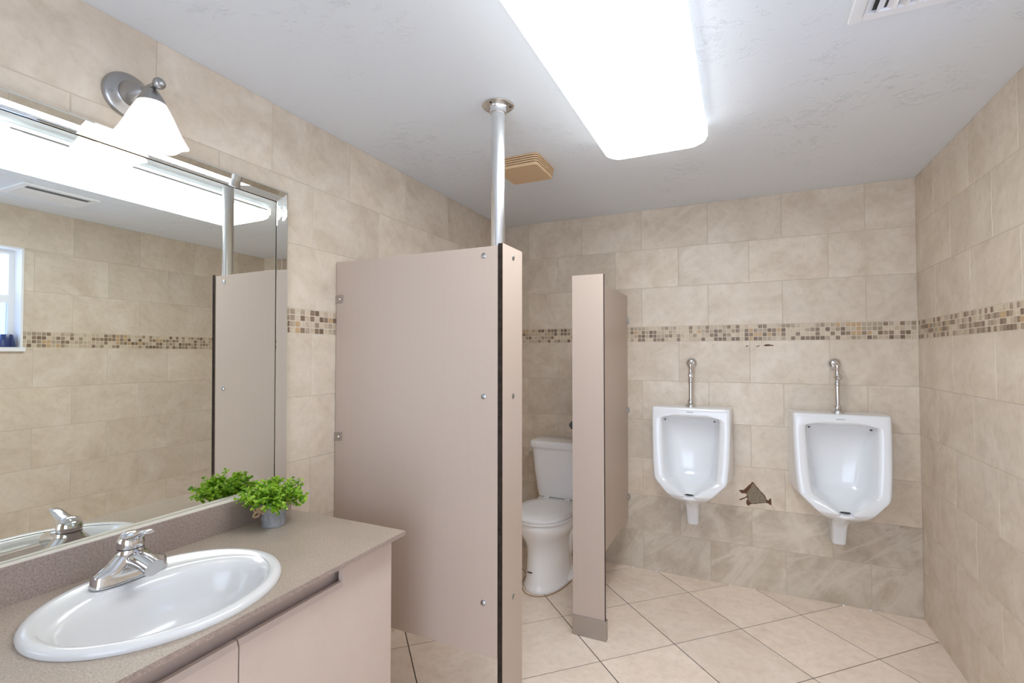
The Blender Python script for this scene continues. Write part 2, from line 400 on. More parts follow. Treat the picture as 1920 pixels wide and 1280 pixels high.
# ------------------------------------------------------------------ window (seen in the mirror)
wy0, wy1, wz0, wz1 = WIN
win = thing('window_1', '', '', (W+.05, (wy0+wy1)/2, wz0)); win['kind'] = 'structure'; del_ = [k for k in ('label','category') if k in win.keys()]
for k in del_: del win[k]
bm = BM(); T = .012
for (a, b, c, d) in ((wy0+T, wz0, wy1-T, wz0+T), (wy0+T, wz1-T, wy1-T, wz1), (wy0, wz0, wy0+T, wz1), (wy1-T, wz0, wy1, wz1)):
    box(bm, W-.004, a, b, W+.12, c, d)
obj('window_reveal', bm, M['white'], win)
bm = BM(); fx0, fx1 = W+.085, W+.115
zm = (1.823, 1.873)
for (a, b, c, d) in ((wy0+T, wz0+T, wy0+.045, wz1-T), (wy1-.040, wz0+T, wy1-T, wz1-T), (wy0+.045, wz0+T, wy1-.040, wz0+.05), (wy0+.045, wz1-.040, wy1-.040, wz1-T), (wy0+.045, zm[0], wy1-.040, zm[1])):
    box(bm, fx0, a, b, fx1, c, d)
obj('window_frame', bm, M['white'], win)
bm = BM(); box(bm, W+.099, wy0+.046, zm[1]+.001, W+.101, wy1-.041, wz1-.041); obj('window_pane', bm, M['glass'], win)
bm = BM(); box(bm, W+.099, wy0+.046, wz0+.051, W+.101, wy1-.041, zm[0]-.001); obj('window_pane', bm, M['glass_low'], win, label='blue-tinted frosted lower pane')
bm = BM(); box(bm, W-.022, wy0-.012, wz0-.014, W+.09, wy1+.008, wz0+T+.001); obj('window_sill', bm, M['white'], win, bevel=.003)
c = thing('candle_cup', 'dark blue tapered cup standing on the window sill, seen in the mirror', 'cup', (W+.045, -1.872, wz0+.0135))
bm = BM(); lathe(bm, [(.040,0),(.042,.004),(.030,.078),(.0285,.082),(.027,.080),(.037,.006)], origin=c.location, n=36); obj('cup_body', bm, M['blue'], c, smooth=40)

# ------------------------------------------------------------------ vanity
CZ = .84
cab = thing('vanity_cabinet', 'pale pink-beige laminate vanity cabinet with finger-pull doors under the sink counter', 'cabinet', (.28, -2.95, 0))
Y0, Y1 = -3.90, -2.045
bm = BM()
box(bm, .01, Y1-.018, .10, .545, Y1, .825); box(bm, .01, Y0, .10, .545, Y0+.018, .825); box(bm, .01, Y0+.018, .10, .022, Y1-.018, .825)
box(bm, .022, Y0+.018, .10, .545, Y1-.018, .118)
box(bm, .510, Y0+.018, .118, .525, Y1-.018, .825)
obj('cabinet_body', bm, M['cabinet'], cab)
bm = BM(); box(bm, .545, -2.272, .10, .563, Y1, .825); obj('end_stile', bm, M['cabinet'], cab)
for ya, yb in ((-2.6105, -2.2722), (-2.952, -2.6145), (-3.294, -2.956)):
    bm = BM()
    rings = []
    for y in (ya, yb):
        rings.append([Vector((x, y, z)) for x, z in ((.5455,.12),(.5635,.12),(.5633,.742),(.5575,.757),(.5455,.757))])
    loft(bm, rings, True, True, True); obj('cabinet_door', bm, M['cabinet'], cab)
bm = BM(); box(bm, .03, Y0, .0, .49, Y1-.01, .10); obj('toe_kick', bm, M['cabshade'], cab)

ct = thing('countertop', 'speckled taupe laminate countertop with backsplash below the big mirror', 'countertop', (.305, -2.95, CZ))
SX, SY, SRX, SRY = .350, -2.657, .243, .273
def counter():
    bm = BM(); X0, X1, A, B = .0, .612, -3.92, -2.03
    nx = 64
    outer = []
    def seg(p, q, k): return [(p[0]+(q[0]-p[0])*i/k, p[1]+(q[1]-p[1])*i/k) for i in range(k)]
    outer = seg((X0,A),(X1,A),6)+seg((X1,A),(X1,B),18)+seg((X1,B),(X0,B),6)+seg((X0,B),(X0,A),18)
    hole = [(SX+(SRX-.02)*math.cos(2*math.pi*i/nx), SY+(SRY-.02)*math.sin(2*math.pi*i/nx)) for i in range(nx)]
    es = []
    for ring in (outer, hole):
        vs = [bm.verts.new((x, y, CZ)) for x, y in ring]
        es += [bm.edges.new((vs[i], vs[(i+1) % len(vs)])) for i in range(len(vs))]
    bmesh.ops.triangle_fill(bm, use_beauty=True, edges=es)
    bmesh.ops.recalc_face_normals(bm, faces=bm.faces)
    if sum(f.normal.z for f in bm.faces) < 0: bmesh.ops.reverse_faces(bm, faces=bm.faces)
    r = bmesh.ops.extrude_face_region(bm, geom=bm.faces[:])
    bmesh.ops.translate(bm, verts=[g for g in r['geom'] if isinstance(g, bmesh.types.BMVert)], vec=(0, 0, -.014))
    bmesh.ops.recalc_face_normals(bm, faces=bm.faces)
    for f in bm.faces:
        if abs(f.normal.z) < .3 and f.calc_center_median().x > .6: f.material_index = 1
    obj('counter_slab', bm, [M['counter'], M['splash']], ct)
counter()
bm = BM(); box(bm, .002, -3.92, CZ, .060, -2.03, .936, 0); obj('backsplash', bm, M['splash'], ct, label='darker speckled backsplash')
bm = BM(); box(bm, .002, -3.92, .936, .060, -2.03, .9385, 0); obj('backsplash_cap', bm, M['splashtop'], ct, label='pale top edge of the backsplash')

# sink
sk = thing('sink', 'white oval drop-in sink set in the speckled counter', 'sink', (SX, SY, CZ))
def sink():
    bm = BM(); n = 72
    BX, BY, bx, by = .392, -2.662, .160, .222        # bowl opening, set toward the front
    def ring(cx, cy, rx, ry, z, pw=1.0): return [Vector((cx+rx*math.cos(2*math.pi*i/n), cy+ry*math.sin(2*math.pi*i/n), z)) for i in range(n)]
    rs = [ring(SX,SY,SRX-.012,SRY-.012,CZ-.004), ring(SX,SY,SRX,SRY,CZ+.0005), ring(SX,SY,SRX+.001,SRY+.001,CZ+.007), ring(SX,SY,SRX-.004,SRY-.004,CZ+.015),
          ring(SX,SY,SRX-.014,SRY-.014,CZ+.0185), ring(SX+.001,SY,SRX-.024,SRY-.024,CZ+.0175), ring(SX+.002,SY,SRX-.030,SRY-.030,CZ+.0145)]
    rs += [ring(BX-.006,BY,bx+.024,by+.022,CZ+.0135), ring(BX,BY,bx+.008,by+.008,CZ+.011), ring(BX,BY,bx-.004,by-.004,CZ+.001), ring(BX,BY,bx-.013,by-.014,CZ-.02),
           ring(BX-.002,BY,bx-.026,by-.030,CZ-.06), ring(BX-.006,BY,bx-.050,by-.065,CZ-.105), ring(BX-.01,BY,bx-.090,by-.125,CZ-.132), ring(BX-.012,BY,.030,.030,CZ-.140), ring(BX-.012,BY,.022,.022,CZ-.145)]
    loft(bm, rs, True, False, False)
    bmesh.ops.recalc_face_normals(bm, faces=bm.faces)
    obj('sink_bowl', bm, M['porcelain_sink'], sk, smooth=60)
    bm = BM(); lathe(bm, [(.024,0),(.024,.004),(.017,.0045),(.015,.002),(.001,.002)], origin=(BX-.012,BY,CZ-.146), n=28); obj('drain', bm, M['chrome'], sk, smooth=40)
    # overflow hole on the front inner wall
    bm = BM(); d = Vector((-1, -.02, .35)); lathe(bm, [(.013,0),(.0125,.0025),(.009,.0028),(.008,.001),(.0001,.001)], origin=(BX+bx-.0155,BY-.02,CZ-.022), axis=d, n=24); obj('overflow_ring', bm, M['nickel'], sk, smooth=40)
sink()

# faucet
FX, FY, FZ = .186, -2.655, CZ+.0195
fa = thing('faucet', 'chrome single-lever centerset faucet on the back rim of the sink', 'faucet', (FX, FY, FZ-.004))
def faucet():
    bm = BM()   # base: wide foot that sweeps up into a centre column
    def srect(hx, hy, z, cx=0., p=3.2, n=40):
        out = []
        for i in range(n):
            t = 2*math.pi*i/n; c, s = math.cos(t), math.sin(t)
            out.append(Vector((FX+cx+hx*math.copysign(abs(c)**(2/p), c), FY+hy*math.copysign(abs(s)**(2/p), s), FZ+z)))
        return out
    loft(bm, [srect(.032,.088,-.003), srect(.033,.089,.001), srect(.031,.087,.006), srect(.030,.085,.022), srect(.029,.082,.028), srect(.0295,.064,.034,0,3), srect(.0295,.050,.044,0,2.8), srect(.0290,.040,.056,0,2.5), srect(.0300,.034,.062,0,2.2), srect(.0300,.031,.068,0,2), srect(.030,.030,.074,0,2)], True, True, True)
    obj('faucet_body', bm, M['chrome'], fa, smooth=50)
    bm = BM()   # spout
    path = smoothpath([(FX+.005,FY,FZ+.044),(FX+.040,FY,FZ+.050),(FX+.075,FY,FZ+.046),(FX+.108,FY,FZ+.038)], 5)
    rings = []
    for i, p in enumerate(path):
        t = i/(len(path)-1); hw = .025-.002*t; hh = .022-.001*t
        rings.append([p+Vector((math.sin(a)*hh*.35*t, math.cos(a)*hw, math.sin(a)*hh)) for a in [2*math.pi*k/20 for k in range(20)]])
    loft(bm, rings, True, True, True); obj('spout', bm, M['chrome'], fa, smooth=50)
    bm = BM(); lathe(bm, [(.0125,0),(.0135,-.004),(.0135,-.016),(.011,-.018)], origin=(FX+.088,FY,FZ+.037), n=24); obj('aerator', bm, M['chrome'], fa, smooth=40)
    bm = BM(); lathe(bm, [(.0290,0),(.0290,.003)], origin=(FX,FY,FZ+.0735), n=32); obj('collar_gap', bm, M['dark'], fa)
    bm = BM()   # handle: domed cap with a lever that flicks up and forward
    lathe(bm, [(.0300,.0765),(.0310,.084),(.0295,.098),(.023,.110),(.011,.116),(.0005,.117)], origin=(FX,FY,FZ), n=32)
    path = smoothpath([(FX-.012,FY,FZ+.092),(FX+.012,FY,FZ+.102),(FX+.040,FY,FZ+.112),(FX+.066,FY,FZ+.123),(FX+.086,FY,FZ+.128)], 5)
    rings = []
    for i, p in enumerate(path):
        t = i/(len(path)-1); hw = .022*(1-.55*t)+.003; hh = .014*(1-.72*t)+.001
        if i == len(path)-1: hw *= .6; hh *= .6
        rings.append([p+Vector((0, math.cos(a)*hw, math.sin(a)*hh)) for a in [2*math.pi*k/20 for k in range(20)]])
    loft(bm, rings, True, True, True); obj('lever_handle', bm, M['chrome'], fa, smooth=60)
faucet()

# potted plant
PX, PY = .150, -2.184
pp = thing('potted_plant', 'small green leafy plant in a grey zinc pot at the counter corner', 'plant', (PX, PY, CZ))
def plant():
    rnd = random.Random(21)
    bm = BM(); lathe(bm, [(.036,0),(.0385,.001),(.039,.006),(.0445,.078),(.0455,.080),(.0455,.083),(.0435,.083),(.0425,.078),(.038,.02)], origin=(PX,PY,CZ), n=40, cap1=True)
    box(bm, PX+.0395, PY-.006, CZ+.004, PX+.0418, PY-.0045, CZ+.072)
    obj('pot', bm, M['zinc'], pp, smooth=45)
    bm = BM(); lathe(bm, [(.0425,.070),(.03,.082),(.001,.088)], origin=(PX,PY,CZ), n=24, cap0=False); obj('moss', bm, M['soil'], pp, smooth=60)
    bm = BM(); pts = [Vector((PX+.0437*math.cos(t), PY+.0437*math.sin(t), CZ+.066)) for t in [2*math.pi*i/40 for i in range(41)]]
    tube(bm, pts, .0011, 6, False); obj('twine_band', bm, M['twine'], pp, smooth=60)
    hv = Vector((-.63, -.77, 0)); vv = Vector((.77, -.63, 0)); zz = Vector((0, 0, 1))
    b0 = Vector((PX, PY, CZ+.058))+hv*.042+vv*.020; bx, by, bz = b0
    bm = BM()
    for d, ln in ((hv*.95+zz*.55, .024), (hv*.85-zz*.65, .026), (-hv*.55+vv*.5+zz*.1, .016), (hv*.35+zz*.9, .018)):
        d = d.normalized(); q = d.cross(vv).normalized()
        lp = smoothpath([b0, b0+d*ln*.55+q*.0075, b0+d*ln, b0+d*ln*.55-q*.0075, b0], 6)
        tube(bm, lp, .0036, 8, True)
    lathe(bm, [(.001,-.006),(.006,-.003),(.006,.003),(.001,.006)], origin=(bx,by,bz), axis=(0,1,0), n=12)
    obj('twine_bow', bm, M['twine'], pp, smooth=60)
    bs = BM(); bl = BM(); bl.loops.layers.float_color.new('tint')
    base = Vector((PX, PY, CZ+.08))
    for k in range(120):
        th = rnd.uniform(0, 2*math.pi); el = math.acos(rnd.uniform(-.32, 1.0))
        d = Vector((math.cos(th)*math.sin(el), math.sin(th)*math.sin(el), math.cos(el)))
        ln = rnd.uniform(.050, .090) * (1.12 if el > .9 else .95)
        side = Vector((math.cos(th), math.sin(th), 0))
        start = base+side*rnd.uniform(.004, .026)+Vector((0, 0, -.006))
        tip = start+d*ln+Vector((0, 0, .012))
        if d.z < .15 and d.y < -.3 and abs(d.x) < .75: tip.z += .022
        if tip.x < .072: tip.x = .072+rnd.random()*.012
        mid = (start+tip)/2+Vector((0, 0, .012))
        path = smoothpath([start, mid, tip], 5); tube(bs, path, .0006, 4, False)
        for i, p in enumerate(path):
            if i < 2: continue
            for q in range(3 if i > 6 else 2):
                ld = (d*.4+Vector((rnd.gauss(0,1), rnd.gauss(0,1), rnd.gauss(0,.7)))).normalized()
                sz = rnd.uniform(.008, .0150); up = Vector((rnd.gauss(0,.6), rnd.gauss(0,.6), 1)).normalized()
                s = ld.cross(up).normalized()*sz*.5; nn = s.cross(ld).normalized()*sz*.12
                o = p+ld*.002
                if (o+ld*sz).x < .064: continue
                vs = [bl.verts.new(v) for v in (o, o+ld*sz*.35+s*.9+nn, o+ld*sz*.8+s*.75+nn, o+ld*sz, o+ld*sz*.8-s*.75+nn, o+ld*sz*.35-s*.9+nn)]
                c = min(1, max(0, .25+.6*rnd.random()+.0*i)) if rnd.random() > .12 else rnd.random()*.3
                for idx in ((0,1,2,3), (0,3,4,5)):
                    f = bl.faces.new([vs[t] for t in idx]); tint(bl, f, (c, 0, 0))
    obj('stems', bs, M['stem'], pp); obj('foliage', bl, M['leaf'], pp)
plant()

# mirror: hung a hair off parallel, framed in bevelled mirror strips
mi_ = thing('wall_mirror', 'large silver mirror hanging over the sink and vanity counter', 'mirror', (.02, -2.95, .94))
n0 = Vector((1.0, .01764, .00824)).normalized(); mp0 = Vector((.026, -2.4, 1.5))
def MP(y, z, off=0.0):
    x = mp0.x-((y-mp0.y)*n0.y+(z-mp0.z)*n0.z)/n0.x
    return Vector((x, y, z))+n0*off
yi, yo, zi, zo, zb, ye = -2.083, -2.022, 2.046, 2.104, .9395, -3.86
bm = BM()
q = [(ye, zb), (yi, zb), (yi, zi), (ye, zi)]
bm.faces.new([bm.verts.new(MP(y, z)) for y, z in q]); 
bmesh.ops.recalc_face_normals(bm, faces=bm.faces)
if bm.faces[:][0].normal.x < 0: bmesh.ops.reverse_faces(bm, faces=bm.faces)
r = bmesh.ops.extrude_face_region(bm, geom=bm.faces[:]); bmesh.ops.translate(bm, verts=[g for g in r['geom'] if isinstance(g, bmesh.types.BMVert)], vec=(-.006, 0, 0))
bmesh.ops.recalc_face_normals(bm, faces=bm.faces)
obj('mirror_pane', bm, M['mirror'], mi_)
bm = BM()
bk = [Vector((.001, y, z)) for y, z in ((ye,zb),(yo+.004,zb),(yo+.004,zo-.004),(ye,zo-.004))]; fr = [MP(y, z, -.007) for y, z in ((ye,zb),(yo+.004,zb),(yo+.004,zo-.004),(ye,zo-.004))]
for v in fr: v.x = max(v.x, .003)
loft(bm, [bk, fr], True, True, True); obj('backing_board', bm, M['dark'], mi_)
def strip(name, f, k=1.0):      # f(t, off): t 0 = inner edge .. 1 = outer edge; two ends
    prof = [(0.0, .0026), (.03, .0030), (.45, .0030+.0022*k), (.80, .0030+.0050*k), (.86, .0026+.0050*k), (1.0, -.002), (1.0, -.008), (0, -.004)]
    bm = BM(); A = [f(t, o, 0) for t, o in prof]; B = [f(t, o, 1) for t, o in prof]
    loft(bm, [A, B], True, True, True); bmesh.ops.recalc_face_normals(bm, faces=bm.faces); obj(name, bm, M['mirror_bevel'], mi_)
G = .002
strip('frame_strip', lambda t, o, e: MP(ye if e == 0 else (yi+G)+(yo-yi-G)*t, (zi+G)+(zo-zi-G)*t, o))
strip('frame_strip', lambda t, o, e: MP((yi+G)+(yo-yi-G)*t, zb if e == 0 else (zi+G)+(zo-zi-G)*t, o), .25)

# wall sconce
SYc, SZc = -2.595, 2.222
sc = thing('wall_sconce', 'brushed nickel wall sconce with lit frosted bell shade above the mirror', 'wall lamp', (0.002, SYc, SZc))
bm = BM(); lathe(bm, [(.067,0),(.0675,.006),(.065,.012),(.060,.016),(.055,.019),(.050,.021),(.045,.023),(.040,.026),(.038,.028)], origin=(.0016,SYc,SZc), axis=(1,0,0), n=48)
lathe(bm, [(.004,.018),(.004,.0215),(.001,.0225)], origin=(.0016,SYc-.052,SZc-.01), axis=(1,0,0), n=12)
obj('backplate', bm, M['nickel'], sc, smooth=30)
bm = BM(); lathe(bm, [(.038,.026),(.037,.036),(.032,.050),(.024,.066),(.015,.080),(.010,.088)], origin=(.0016,SYc,SZc), axis=(1,0,0), n=40); obj('boss', bm, M['nickel'], sc, smooth=40)
bm = BM(); tube(bm, [(.085,SYc,SZc),(.10,SYc,SZc+.001),(.150,SYc,SZc+.002)], .0085, 20)
obj('arm', bm, M['nickel'], sc, smooth=50)
bm = BM(); lathe(bm, [(.006,0),(.012,.002),(.015,.008),(.0165,.014),(.015,.021),(.009,.026),(.001,.028)], origin=(.147,SYc,SZc+.002), axis=(1,0,0), n=28); obj('finial', bm, M['nickel'], sc, smooth=50)
ax_ = .128
bm = BM(); lathe(bm, [(.006,-.004),(.012,-.006),(.018,-.014),(.028,-.030),(.036,-.046),(.037,-.052),(.034,-.050)], origin=(ax_,SYc,SZc), n=36, cap0=True, cap1=False); obj('shade_cup', bm, M['nickel'], sc, smooth=50)
bm = BM(); rings = []
prof = [(.034,-.044),(.038,-.053),(.048,-.072),(.058,-.094),(.066,-.114),(.075,-.134),(.085,-.152),(.090,-.161)]
for k, (r_, h) in enumerate(prof+[(a-.003, b+.002) for a, b in prof[::-1]]):
    kk = k if k < len(prof) else 2*len(prof)-1-k
    w = max(0, (kk-3))/4
    rings.append([Vector((ax_+(r_+.003*w*math.cos(6*t))*math.cos(t), SYc+(r_+.003*w*math.cos(6*t))*math.sin(t), SZc+h-.003*w*math.cos(6*t))) for t in [2*math.pi*i/72 for i in range(72)]])
loft(bm, rings, True); bmesh.ops.recalc_face_normals(bm, faces=bm.faces); obj('glass_shade', bm, M['shade'], sc, smooth=60, label='lit frosted glass bell shade')
bm = BM(); lathe(bm, [(.010,-.05),(.012,-.062),(.021,-.085),(.024,-.10),(.018,-.117),(.001,-.124)], origin=(ax_,SYc,SZc), n=24); obj('bulb', bm, M['bulb'], sc, smooth=60)

# ------------------------------------------------------------------ ceiling things
LX0, LX1, LY0, LY1 = 1.106, 1.545, -2.50, -1.15
cl = thing('ceiling_light', 'long lit white wraparound fluorescent fixture on the ceiling', 'ceiling light', ((LX0+LX1)/2, (LY0+LY1)/2, H))
def rrect(x0, x1, y0, y1, r, z, n=8):
    out = []
    for cx, cy, a0 in ((x1-r, y1-r, 0), (x0+r, y1-r, 90), (x0+r, y0+r, 180), (x1-r, y0+r, 270)):
        for i in range(n+1):
            a = R(a0+90*i/n); out.append(Vector((cx+r*math.cos(a), cy+r*math.sin(a), z)))
    return out
bm = BM(); loft(bm, [rrect(LX0+.03, LX1-.03, LY0+.03, LY1-.03, .04, H), rrect(LX0+.03, LX1-.03, LY0+.03, LY1-.03, .04, H-.03)], True, True, True); obj('mounting_pan', bm, M['white'], cl)
bm = BM()
loft(bm, [rrect(LX0+.012, LX1-.012, LY0+.012, LY1-.012, .05, H-.012), rrect(LX0, LX1, LY0, LY1, .060, H-.03), rrect(LX0, LX1, LY0, LY1, .060, H-.062),
          rrect(LX0+.006, LX1-.006, LY0+.006, LY1-.006, .058, H-.078), rrect(LX0+.022, LX1-.022, LY0+.022, LY1-.022, .055, H-.090), rrect(LX0+.05, LX1-.05, LY0+.05, LY1-.05, .05, H-.095)], True, True, True)
bmesh.ops.recalc_face_normals(bm, faces=bm.faces)
for f in bm.faces: f.material_index = 0 if f.calc_center_median().z < H-.064 else 1
obj('diffuser', bm, [M['diffuser'], M['lens_side']], cl, smooth=40, label='glowing acrylic diffuser')
for yy in (LY1, LY0):
    bm = BM(); s = 1 if yy == LY1 else -1
    a = [(LX0-.002, -.09), (LX0-.001, -.03), (LX0+.018, -.004), (LX0+.06, .003), (LX1-.06, .003), (LX1-.018, -.004), (LX1+.001, -.03), (LX1+.002, -.09)]
    loft(bm, [[Vector((x, yy+s*y, z)) for x, y in a] for z in (H-.020, H-.056)], False)
    r = bmesh.ops.solidify(bm, geom=bm.faces[:], thickness=.003)
    obj('end_cap', bm, M['lens_side'], cl, smooth=60, label='curved lit end cap')

bm = BM(); box(bm, LX0-.0045, LY0+.05, H-.040, LX0+.001, LY1-.05, H-.034); obj('lens_rail', bm, M['nickel'], cl, label='thin dark rail along the lens edge')

cv = thing('ceiling_vent', 'white louvred air vent on the ceiling at the top right', 'vent', (2.10, -1.90, H))
vx0, vx1, vy0, vy1 = 1.965, 2.245, -2.06, -1.690
bm = BM()
for a in ((vx0,vy0,vx0+.034,vy1),(vx1-.034,vy0,vx1,vy1),(vx0+.034,vy0,vx1-.034,vy0+.034),(vx0+.034,vy1-.034,vx1-.034,vy1)):
    box(bm, a[0], a[1], H-.010, a[2], a[3], H)
obj('vent_frame', bm, M['white'], cv, bevel=.002)
bm = BM(); box(bm, vx0+.034, vy0+.034, H-.0015, vx1-.034, vy1-.034, H); obj('duct_opening', bm, M['ventdark'], cv)
for k in range(8):
    x = vx0+.042+k*.028; bm = BM(); dx = .020; 
    t = -1 if k < 2 else 1
    a = [Vector((x-t*dx/2, 0, H-.0018)), Vector((x+t*dx/2, 0, H-.015)), Vector((x+t*dx/2+.0015, 0, H-.014)), Vector((x-t*dx/2+.0015, 0, H-.0012))]
    loft(bm, [[v+Vector((0, yy, 0)) for v in a] for yy in (vy0+.034, vy1-.034)], True, True, True); bmesh.ops.recalc_face_normals(bm, faces=bm.faces)
    obj('louvre', bm, M['white'], cv)

ef = thing('exhaust_fan_cover', 'yellowed plastic exhaust fan grille on the ceiling behind the post', 'vent', (.65, -1.10, H))
ex0, ex1, ey0, ey1 = .530, .774, -1.222, -.972
for k in range(5):
    bm = BM(); z1 = H-.002-k*.0105; z0 = z1-.0062; g = .0015*k
    loft(bm, [rrect(ex0+g, ex1-g, ey0+g, ey1-g, .022, z) for z in (z1, z0)], True, True, True); obj('grille_ring', bm, M['almond'], ef, smooth=30)
bm = BM(); loft(bm, [rrect(ex0+.022, ex1-.022, ey0+.022, ey1-.022, .015, z) for z in (H-.001, H-.046)], True, True, True); obj('grille_core', bm, M['almond_slot'], ef, label='dark gaps between the rings')
bm = BM(); loft(bm, [rrect(ex0+.008, ex1-.008, ey0+.008, ey1-.008, .022, H-.050), rrect(ex0+.011, ex1-.011, ey0+.011, ey1-.011, .022, H-.056)], True, True, True); obj('face_plate', bm, M['almond'], ef, smooth=30)

# ------------------------------------------------------------------ stall
PA = -1.749; XA = .846; TH = .020
def screw(bm, p, ax, r=.0105):
    lathe(bm, [(r,0),(r,.002),(r*.55,.0045),(.0008,.005)], origin=p, axis=ax, n=20)
sp = thing('stall_partition', 'wide beige laminate stall panel fixed to the wall beside the vanity', 'partition', (.42, PA+.01, .305))
bm = BM(); fs = box(bm, .004, PA, .305, XA-.0215, PA+TH, 1.866)
for f in fs:
    f.normal_update()
    if abs(f.normal.x) > .9 : f.material_index = 1
    if f.normal.z > .9: f.material_index = 2
obj('panel', bm, [M['laminate'], M['edge'], M['lamtop']], sp)
for z in (1.697, 1.080, .46):
    bm = BM(); box(bm, .0018, PA-.0045, z-.018, .006, PA-.0005, z+.018); box(bm, .006, PA-.0045, z-.018, .044, PA-.0003, z+.018)
    b = obj('wall_bracket', bm, M['steel'], sp, bevel=.001); bm = BM(); screw(bm, (.028, PA-.0045, z), (0,-1,0), .006); obj('screw', bm, M['chrome'], b, smooth=40)
for z in (1.832, 1.286, .50):
    bm = BM(); screw(bm, (.764, PA-.0002, z), (0,-1,0)); obj('screw', bm, M['nickel'], sp, smooth=40)
pl = thing('stall_pilaster', 'narrow tall beige pilaster with dark front edge under the ceiling post', 'pilaster', (XA-.01, -1.66, 0))
bm = BM(); fs = box(bm, XA-TH, PA-.002, .0, XA, -1.569, 1.873)
for f in fs:
    f.normal_update()
    if abs(f.normal.y) > .9: f.material_index = 1
    if f.normal.z > .9: f.material_index = 2
obj('pilaster_panel', bm, [M['laminate'], M['edge'], M['lamtop']], pl)
for z in (1.832, 1.283, .5):
    bm = BM(); screw(bm, (XA-.0002, -1.657, z), (1,0,0)); obj('screw', bm, M['nickel'], pl, smooth=40)
bm = BM(); box(bm, XA-TH-.003, PA-.005, 0, XA+.003, -1.566, .098); obj('floor_shoe', bm, M['steel'], pl, bevel=.002)
po = thing('ceiling_post', 'round aluminium post running from the stall corner up to the ceiling', 'post', (.796, PA+.045, 1.3))
PXc, PYc = .800, PA+.049
bm = BM(); lathe(bm, [(.0275,0),(.0275,H-1.30-.004)], origin=(PXc,PYc,1.30), n=40); obj('pole', bm, M['alu'], po, smooth=40)
bm = BM(); lathe(bm, [(.064,0),(.064,-.005),(.060,-.008),(.036,-.010),(.0335,-.014),(.0325,-.034),(.0285,-.036)], origin=(PXc,PYc,H-.0005), n=48); fl = obj('ceiling_flange', bm, M['alu'], po, smooth=35)
for a in (20, 140, 260):
    bm = BM(); screw(bm, (PXc+.049*math.cos(R(a)), PYc+.049*math.sin(R(a)), H-.0085), (0,0,-1), .005); obj('screw', bm, M['dark'], fl, smooth=40)

YB = -.944
pb = thing('stall_pilaster', 'free-standing beige pilaster with a metal floor shoe in front of the toilet', 'pilaster', (.945, YB+.01, 0))
bm = BM(); fs = box(bm, .858, YB, .02, 1.026, YB+TH, 1.864)
for f in fs:
    f.normal_update()
    if abs(f.normal.x) > .9: f.material_index = 1
    if f.normal.z > .9: f.material_index = 2
obj('pilaster_panel', bm, [M['laminate'], M['edge'], M['lamtop']], pb)
bm = BM(); box(bm, .856, YB-.005, 0, 1.034, YB+TH+.006, .101); obj('floor_shoe', bm, M['steel'], pb, bevel=.002, label='scuffed steel floor shoe')
bm = BM(); box(bm, .846, YB+.004, 1.055, .8578, YB+.016, 1.095); box(bm, .838, YB+.006, 1.065, .847, YB+.014, 1.085); obj('latch_keeper', bm, M['rubber'], pb, bevel=.001)
XB = .950
sb = thing('stall_partition', 'beige divider panel between the toilet and the left urinal', 'partition', (XB-.01, -.47, .324))
bm = BM(); fs = box(bm, XB-TH, YB+TH+.001, .324, XB, -.006, 1.853)
for f in fs:
    f.normal_update()
    if abs(f.normal.y) > .9: f.material_index = 1
    if f.normal.z > .9: f.material_index = 2
obj('panel', bm, [M['laminate'], M['edge'], M['lamtop']], sb)
for z in (1.68, 1.066, .474):
    bm = BM(); box(bm, XB, -.036, z-.018, XB+.004, -.0018, z+.018); box(bm, XB+.0038, -.006, z-.018, XB+.014, -.0018, z+.018)
    b = obj('wall_bracket', bm, M['steel'], sb, bevel=.001); bm = BM(); screw(bm, (XB+.004, -.022, z), (1,0,0), .006); obj('screw', bm, M['chrome'], b, smooth=40)

# ------------------------------------------------------------------ toilet
TX = .515
to = thing('toilet', 'white two-piece toilet with closed lid inside the stall', 'toilet', (TX, -.42, 0))
def egg(hw, yf, yb, z, n=40, p=2.15):
    cy = yb+(yf-yb)*.42; out = []
    for i in range(n):
        t = 2*math.pi*i/n; c, s = math.cos(t), math.sin(t)
        ry = (yf-cy) if s < 0 else (yb-cy)
        out.append(Vector((TX+hw*math.copysign(abs(c)**(2/p), c), cy+abs(ry)*math.copysign(abs(s)**(2/p), s), z)))
    return out
bm = BM()
loft(bm, [egg(.138,-.645,-.17,.001), egg(.140,-.647,-.17,.010), egg(.134,-.641,-.17,.022), egg(.126,-.634,-.17,.05), egg(.120,-.630,-.17,.11), egg(.117,-.626,-.17,.20), egg(.122,-.634,-.17,.27),
          egg(.142,-.662,-.17,.315), egg(.168,-.690,-.17,.352), egg(.182,-.706,-.17,.384), egg(.186,-.712,-.17,.412), egg(.183,-.708,-.17,.423), egg(.160,-.690,-.18,.426)], True, True, True)
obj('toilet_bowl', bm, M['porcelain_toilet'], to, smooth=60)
bm = BM()   # rear foot with trapway bulge
def sq(hw, y0, y1, z, p=4, n=36):
    cy = (y0+y1)/2; hy = (y1-y0)/2; out = []
    for i in range(n):
        t = 2*math.pi*i/n; c, s = math.cos(t), math.sin(t)
        out.append(Vector((TX+hw*math.copysign(abs(c)**(2/p), c), cy+hy*math.copysign(abs(s)**(2/p), s), z)))
    return out
loft(bm, [sq(.158,-.46,-.16,.001,2.4), sq(.160,-.47,-.16,.014,2.4), sq(.150,-.45,-.17,.032,2.4), sq(.118,-.39,-.19,.06,2.4), sq(.112,-.38,-.19,.12,2.4), sq(.122,-.37,-.17,.20,3), sq(.135,-.34,-.12,.30,3), sq(.155,-.30,-.06,.405,3.5), sq(.150,-.28,-.06,.451,3.5)], True, True, True)
obj('trapway', bm, M['porcelain_toilet'], to, smooth=60)
